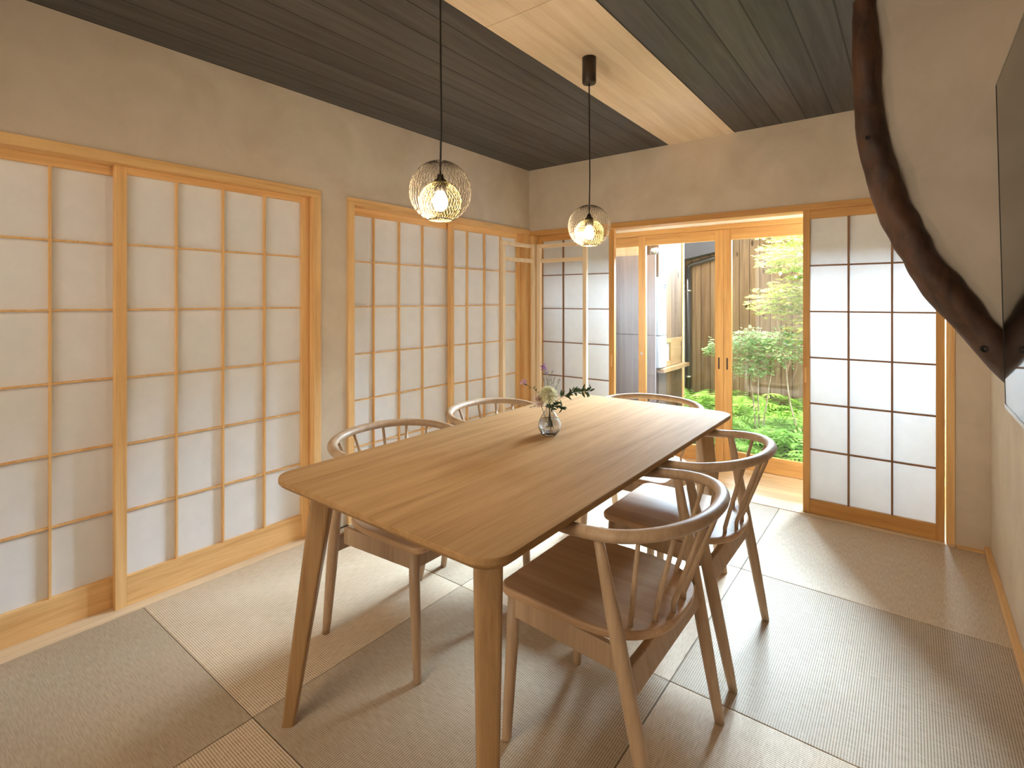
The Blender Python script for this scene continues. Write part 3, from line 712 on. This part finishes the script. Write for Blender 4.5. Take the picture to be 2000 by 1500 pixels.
sprig('purple_sprig', 'tall upright sprig tipped with purple florets', [P(-0.008, 0.03), N0, P(-0.005, 0.19, 0.02), P(-0.02, 0.256, 0.01)], M['greysprig'], 0.012, 0.0018, 16, M['purple'], [(P(-0.022, 0.262, 0.01), 0.016, 22), (P(-0.010, 0.240, 0.012), 0.009, 8)])
sprig('pink_sprig', 'sprig leaning left with a pale pink floret', [P(-0.01, 0.03), N0, P(-0.05, 0.168, 0.01), P(-0.098, 0.198, 0.0)], M['darkleaf'], 0.014, 0.0028, 9, M['pinkp'], [(P(-0.103, 0.203, 0.0), 0.017, 22)])
for q, (a, h, lb) in enumerate(((0.0, 0.232, 'just left of the tallest one'), (0.022, 0.222, 'just right of the tallest one'), (0.042, 0.212, 'rightmost of them'), (-0.022, 0.222, 'leftmost of them'), (0.012, 0.246, 'tallest of them'))):
    sprig('filler_sprig', 'fine grey filler sprig rising behind the cream bloom, '+lb, [P(0.002*q, 0.03), N0, P(a*0.6, 0.17, 0.03), P(a, h, 0.03)], M['greysprig'], 0.011, 0.0015, 26, smat=M['greysprig'])
sprig('filler_sprig', 'fine pale sprig drooping left under the blush bloom', [P(-0.004, 0.03), N0, P(-0.05, 0.115, -0.01), P(-0.078, 0.108, -0.012)], M['blush'], 0.012, 0.0015, 18)

# ================================================================== COURTYARD
GZ = -0.25
S(raw('ground', [(-2.5,0.73,GZ),(6.5,0.73,GZ),(6.5,2.86,GZ+0.22),(-2.5,2.86,GZ+0.22),(6.5,7,GZ+0.22),(-2.5,7,GZ+0.22)], [(0,1,2,3),(3,2,4,5)], M['soil']), 'dark garden soil under the ferns', 'ground')
S(boxo('wall_foundation', (-0.3, 3.2, 0.64, 0.72, GZ, -0.05), M['plaster']), 'base under the glass doors', 'wall')
fn = tag(empty('board_fence', (1.5, 2.85, GZ)), 'tall knotty vertical board fence closing the courtyard', 'fence')
boxo('boards', (-1.6, 3.8, 0.0, 0.03, 0, 2.32), M['fence'], fn)
bld = tag(empty('neighbour_building', (0, 0, 0)), 'boarded timber building at the left of the courtyard', 'building')
boxo('wall_boards', (-1.5, 0.655, 1.20, 1.86, GZ, 2.15), M['siding'], bld)['label'] = 'light cedar siding'
boxo('corner_board', (0.650, 0.668, 1.835, 1.868, GZ, 2.15), M['hinoki_z'], bld)
# grey board screen
gs = tag(empty('board_screen', (0,0,0)), 'grey brown vertical board screen close outside the left glass door', 'screen')
boxo('boards', (-0.3, 0.690, 1.03, 1.05, GZ, 0.955), M['greyboard'], gs); boxo('boards', (-0.3, 0.690, 1.03, 1.05, 0.962, 1.705), M['greyboard'], gs)
boxo('top_board', (-0.3, 0.600, 1.032, 1.05, 1.706, 2.05), M['palefascia'], gs)['label'] = 'pale cedar board above the grey boards'
# small window in siding
wd = empty('window'); wd.parent = bld
boxo('window_frame', (0.655, 0.678, 1.30, 1.80, 0.868, 0.905), M['cedar_y'], bld)['label'] = 'cedar window head'
boxo('window_frame', (0.655, 0.676, 1.455, 1.74, 0.64, 0.868), M['cedar_y'], bld)['label'] = 'cedar board beside the pane'
boxo('window_frame', (0.655, 0.674, 1.30, 1.455, 0.64, 0.69), M['cedar_y'], bld)['label'] = 'cedar bottom rail'
boxo('window_sill', (0.655, 0.725, 1.15, 1.86, 0.600, 0.635), M['cedar_y'], bld)
boxo('window_pane', (0.655, 0.662, 1.30, 1.455, 0.69, 0.868), M['white'], bld)
bpy.data.objects.remove(wd)
ht = tag(empty('meter_cabinet', (0.665, 1.205, 0.60)), 'tall narrow white utility cabinet on the siding wall', 'cabinet')
m = MB(); m.prism(rrect(0.035, 0.085, 0.02), 0.045, 0.345, 0.008); m.build('body', M['white'], ht)
m = MB(); m.prism(rrect(0.035, 0.085, 0.02), 0.352, 0.90, 0.008); m.build('cover', M['white'], ht)
boxo('vent_slot', (0.033, 0.040, -0.02, 0.075, 0.80, 0.812), M['pipe'], ht); boxo('vent_slot', (0.033, 0.040, -0.02, 0.075, 0.825, 0.835), M['pipe'], ht)
# spot light on the screen
sp_ = tag(empty('garden_spotlight', (0.672, 0.985, 1.74)), 'small round metal spotlight above the grey board screen', 'light')
m = MB(); m.lathe([(0.0, 0), (0.018, 0.0), (0.028, 0.03), (0.033, 0.05), (0.0, 0.05)], n=18); o = m.build('lamp_head', M['silver'], sp_); o.rotation_euler = (0, PI/2+0.2, 0)
m = MB(); m.tube([(-0.01, 0.005, -0.03), (-0.005, 0.0, 0.0), (0.005, 0, 0.0)], 0.006, 8); m.build('arm', M['silver'], sp_)
# downspout
dp = tag(empty('downspout', (0.0, 0, 0)), 'dark grey rain downspout beside the fence', 'pipe')
m = MB(); m.tube([(0.40, 2.79, GZ), (0.40, 2.79, 1.70)], 0.028, 14); m.build('pipe', M['pipe'], dp)
m = MB(); m.tube([(0.40, 2.79, 1.66), (0.405, 2.785, 1.70), (0.43, 2.78, 1.715), (0.62, 2.78, 1.765), (0.90, 2.78, 1.835)], 0.026, 12); m.build('gutter', M['pipe'], dp)
for z in (0.35, 1.4): m = MB(); m.lathe([(0.028, -0.012), (0.033, -0.012), (0.033, 0.012), (0.028, 0.012)], c=(0.40, 2.79, z), n=14); m.build('clamp', M['silver'], dp)
m = MB(); m.box(0.255, 0.345, 2.72, 2.84, GZ, 2.12); tag(m.build('dark_post', M['pipe']), 'dark post standing left of the downspout', 'post')
rfm = MB(); vs = []
for y in (2.66, 2.845):
    for (x, z) in ((0.30, 1.76), (0.90, 1.875), (0.90, 2.2), (0.30, 2.2)): vs.append((x, y, z))
rfm.add(vs, [(0,1,2,3), (4,7,6,5), (0,4,5,1), (1,5,6,2), (2,6,7,3), (3,7,4,0)])
tag(rfm.build('slate_eave', M['slate']), 'blue grey slate eave above the downspout', 'roof')

# ---- ferns
rg = random.Random(11)
def fern_mesh(seed, nfr=12, L=0.62):
    r_ = random.Random(seed); v = []; f = []
    for k in range(nfr):
        az = 2*PI*k/nfr+r_.uniform(-0.25, 0.25); el = r_.uniform(0.75, 1.25); Lf = L*r_.uniform(0.75, 1.1)
        h = Vector((math.cos(az), math.sin(az), 0)); sd = Vector((-h.y, h.x, 0))
        p = Vector((0,0,0)); ang = el; seg = 17; pts = []; ds = []
        for j in range(seg+1):
            d = h*math.cos(ang)+UP*math.sin(ang); pts.append(p.copy()); ds.append(d); p = p+d*(Lf/seg); ang -= 1.35/seg*(0.6+j/seg)
        for j in range(3, seg+1):
            t = j/seg; wl = Lf*0.27*math.sin(PI*min(1, (t-0.08)*1.02))**0.7*(1-t*0.35) if t < 1 else 0.01
            for s in (-1, 1):
                pd = (sd*s+ds[j]*0.55).normalized(); up_ = sd.cross(ds[j]).normalized()
                pd = (pd-UP*0.12).normalized()
                base = pts[j]; hw = 0.30*Lf/seg; nrm_ = pd.cross(ds[j]).normalized()*0.004
                e = ds[j]; k0 = len(v); q = [base-e*hw*0.8, base+pd*wl*0.3-e*hw+nrm_, base+pd*wl*0.7-e*hw*0.65, base+pd*wl-UP*wl*0.08, base+pd*wl*0.7+e*hw*0.65, base+pd*wl*0.3+e*hw-nrm_, base+e*hw*0.8]
                v.extend([tuple(x) for x in q]); f.append((k0, k0+1, k0+5, k0+6)); f.append((k0+1, k0+2, k0+4, k0+5)); f.append((k0+2, k0+3, k0+4))
        for j in range(seg):
            k0 = len(v); w_ = sd*0.0018; v.extend([tuple(pts[j]-w_), tuple(pts[j]+w_), tuple(pts[j+1]+w_), tuple(pts[j+1]-w_)]); f.append((k0, k0+1, k0+2, k0+3))
    return v, f
fm = []
for s in range(3):
    v, f = fern_mesh(20+s); o = raw('fern', v, f, M['fern']); fm.append(o)
def fern_label(x, y):
    if y > 2.2 and x < 1.0: return 'green fern by the foot of the dark downspout'
    if y > 2.2: return 'lacy fern in the back row against the board fence'
    if y < 1.4: return 'bright green fern in the front row against the glass doors'
    return 'bright green lacy fern in the middle of the courtyard bed'
spots = []
for j, yy in enumerate((1.30, 1.60, 1.95, 2.35)):
    for k in range(5):
        x = 1.0+k*0.37+(0.18 if j % 2 else 0)+rg.uniform(-0.05, 0.05)
        if yy < 1.6 and x < 1.15: continue
        spots.append((x, yy+rg.uniform(-0.08, 0.08), 1.0 if yy < 1.4 else rg.uniform(0.9, 1.15)))
spots += [(0.72, 2.3, 1.0), (0.55, 2.55, 0.95), (0.95, 2.55, 1.1), (1.75, 2.6, 1.25)]
for i, (x, y, s) in enumerate(spots):
    o = fm[i] if i < 3 else fm[i % 3].copy()
    if i >= 3: C.objects.link(o)
    o.location = (x, y, GZ-0.01+0.22*(y-0.73)/2.13); o.rotation_euler = (0, 0, rg.uniform(0, 6.28)); o.scale = (s, s, s)
    tag(o, fern_label(x, y), 'fern', 'ferns in the courtyard bed')

# ---- small trees
def tree(name, label, base, stems, crown, nleaf, mat, lsize, seed, lobes=5):
    r = tag(empty(name, base), label, 'tree'); r_ = random.Random(seed); b0 = Vector(base)
    m = MB()
    for pts in stems:
        pl = [Vector(p)-b0 for p in pts]; ns = 12
        m.tube([cr([tuple(q) for q in pl], k/ns*(len(pl)-1)) for k in range(ns+1)], [0.011*(1-0.75*k/ns) for k in range(ns+1)], 7)
    br = MB(); v = []; f = []
    for (c_, rx, ry, rz, wgt) in crown:
        n = int(nleaf*wgt); c0 = Vector(c_)-b0
        for k in range(n):
            while True:
                q = Vector((r_.uniform(-1,1), r_.uniform(-1,1), r_.uniform(-1,1)))
                if q.length < 1: break
            # layered sprays
            q.z = round(q.z*3)/3+r_.uniform(-0.09, 0.09)
            p = c0+Vector((q.x*rx, q.y*ry, q.z*rz-0.15*rz*(q.x*q.x+q.y*q.y)))
            az = r_.uniform(0, 6.28); tl = r_.uniform(-0.5, 0.5); sz = lsize*r_.uniform(0.6, 1.2)
            R = Matrix.Rotation(az, 3, 'Z') @ Matrix.Rotation(tl, 3, 'X') @ Matrix.Rotation(r_.uniform(-0.5, 0.5), 3, 'Y')
            k0 = len(v); ring = []
            if lobes > 1:
                for j in range(lobes):
                    a = (j-(lobes-1)/2)*0.62; le = sz*(1-0.13*abs(j-(lobes-1)/2))
                    ring.append((math.sin(a-0.2)*le*0.36, math.cos(a-0.2)*le*0.36)); ring.append((math.sin(a)*le, math.cos(a)*le))
                ring.append((math.sin(a+0.2)*le*0.36, math.cos(a+0.2)*le*0.36)); ring.append((0, -0.05*sz))
            else:
                ring = [(0, 0), (sz*0.2, sz*0.35), (sz*0.17, sz*0.7), (0, sz), (-sz*0.17, sz*0.7), (-sz*0.2, sz*0.35)]
            for (x, y) in ring: v.append(tuple(p+R @ Vector((x, y, 0))))
            f.append(tuple(range(k0, k0+len(ring))))
            if r_.random() < 0.10: br.tube([c0.lerp(p, 0.35), c0.lerp(p, 0.7)+Vector((0, 0, 0.01)), p], 0.0022, 4, caps=False)
    m.build('trunk', M['twig'], r); br.build('branches', M['twig'], r); raw('foliage', v, f, mat, r)
    return r
tree('maple_tree', 'yellow green maple with layered lobed leaves filling the upper right of the glass', (1.85, 1.75, GZ),
     [[(1.85, 1.75, GZ), (1.80, 1.75, 0.5), (1.86, 1.78, 1.2), (1.75, 1.8, 2.1)], [(1.85, 1.75, GZ), (1.68, 1.8, 0.3), (1.62, 1.8, 0.8), (1.5, 1.85, 1.35)]],
     [((1.78, 1.8, 1.72), 0.42, 0.35, 0.22, 0.34), ((1.86, 1.75, 1.36), 0.36, 0.35, 0.2, 0.26), ((1.58, 1.8, 1.28), 0.30, 0.3, 0.16, 0.14), ((1.95, 1.7, 1.05), 0.34, 0.3, 0.2, 0.16), ((1.75, 1.7, 1.95), 0.45, 0.3, 0.12, 0.1)],
     5600, M['maple'], 0.044, 5)
tree('green_shrub', 'pale green small leaved shrub above the ferns in the right glass door', (1.40, 1.8, GZ),
     [[(1.40, 1.8, GZ), (1.36, 1.8, 0.3), (1.30, 1.8, 0.75)], [(1.40, 1.8, GZ), (1.48, 1.8, 0.35), (1.56, 1.8, 0.9)], [(1.42, 1.85, GZ), (1.40, 1.8, 0.35), (1.42, 1.8, 1.0)]],
     [((1.32, 1.8, 0.88), 0.24, 0.24, 0.14, 0.35), ((1.60, 1.75, 0.86), 0.27, 0.25, 0.17, 0.40), ((1.35, 1.7, 0.66), 0.22, 0.2, 0.12, 0.25)],
     2600, M['shrub'], 0.045, 6, lobes=1)
tree('garden_shrub', 'small rosette leaved shrub peeking in at the edge of the left glass door', (1.10, 1.9, GZ),
     [[(1.10, 1.9, GZ), (1.08, 1.9, 0.3), (1.05, 1.9, 0.8)]],
     [((1.02, 1.88, 0.84), 0.13, 0.12, 0.10, 0.6), ((0.93, 1.9, 0.76), 0.08, 0.08, 0.05, 0.4)], 260, M['shrub'], 0.048, 8, lobes=1)
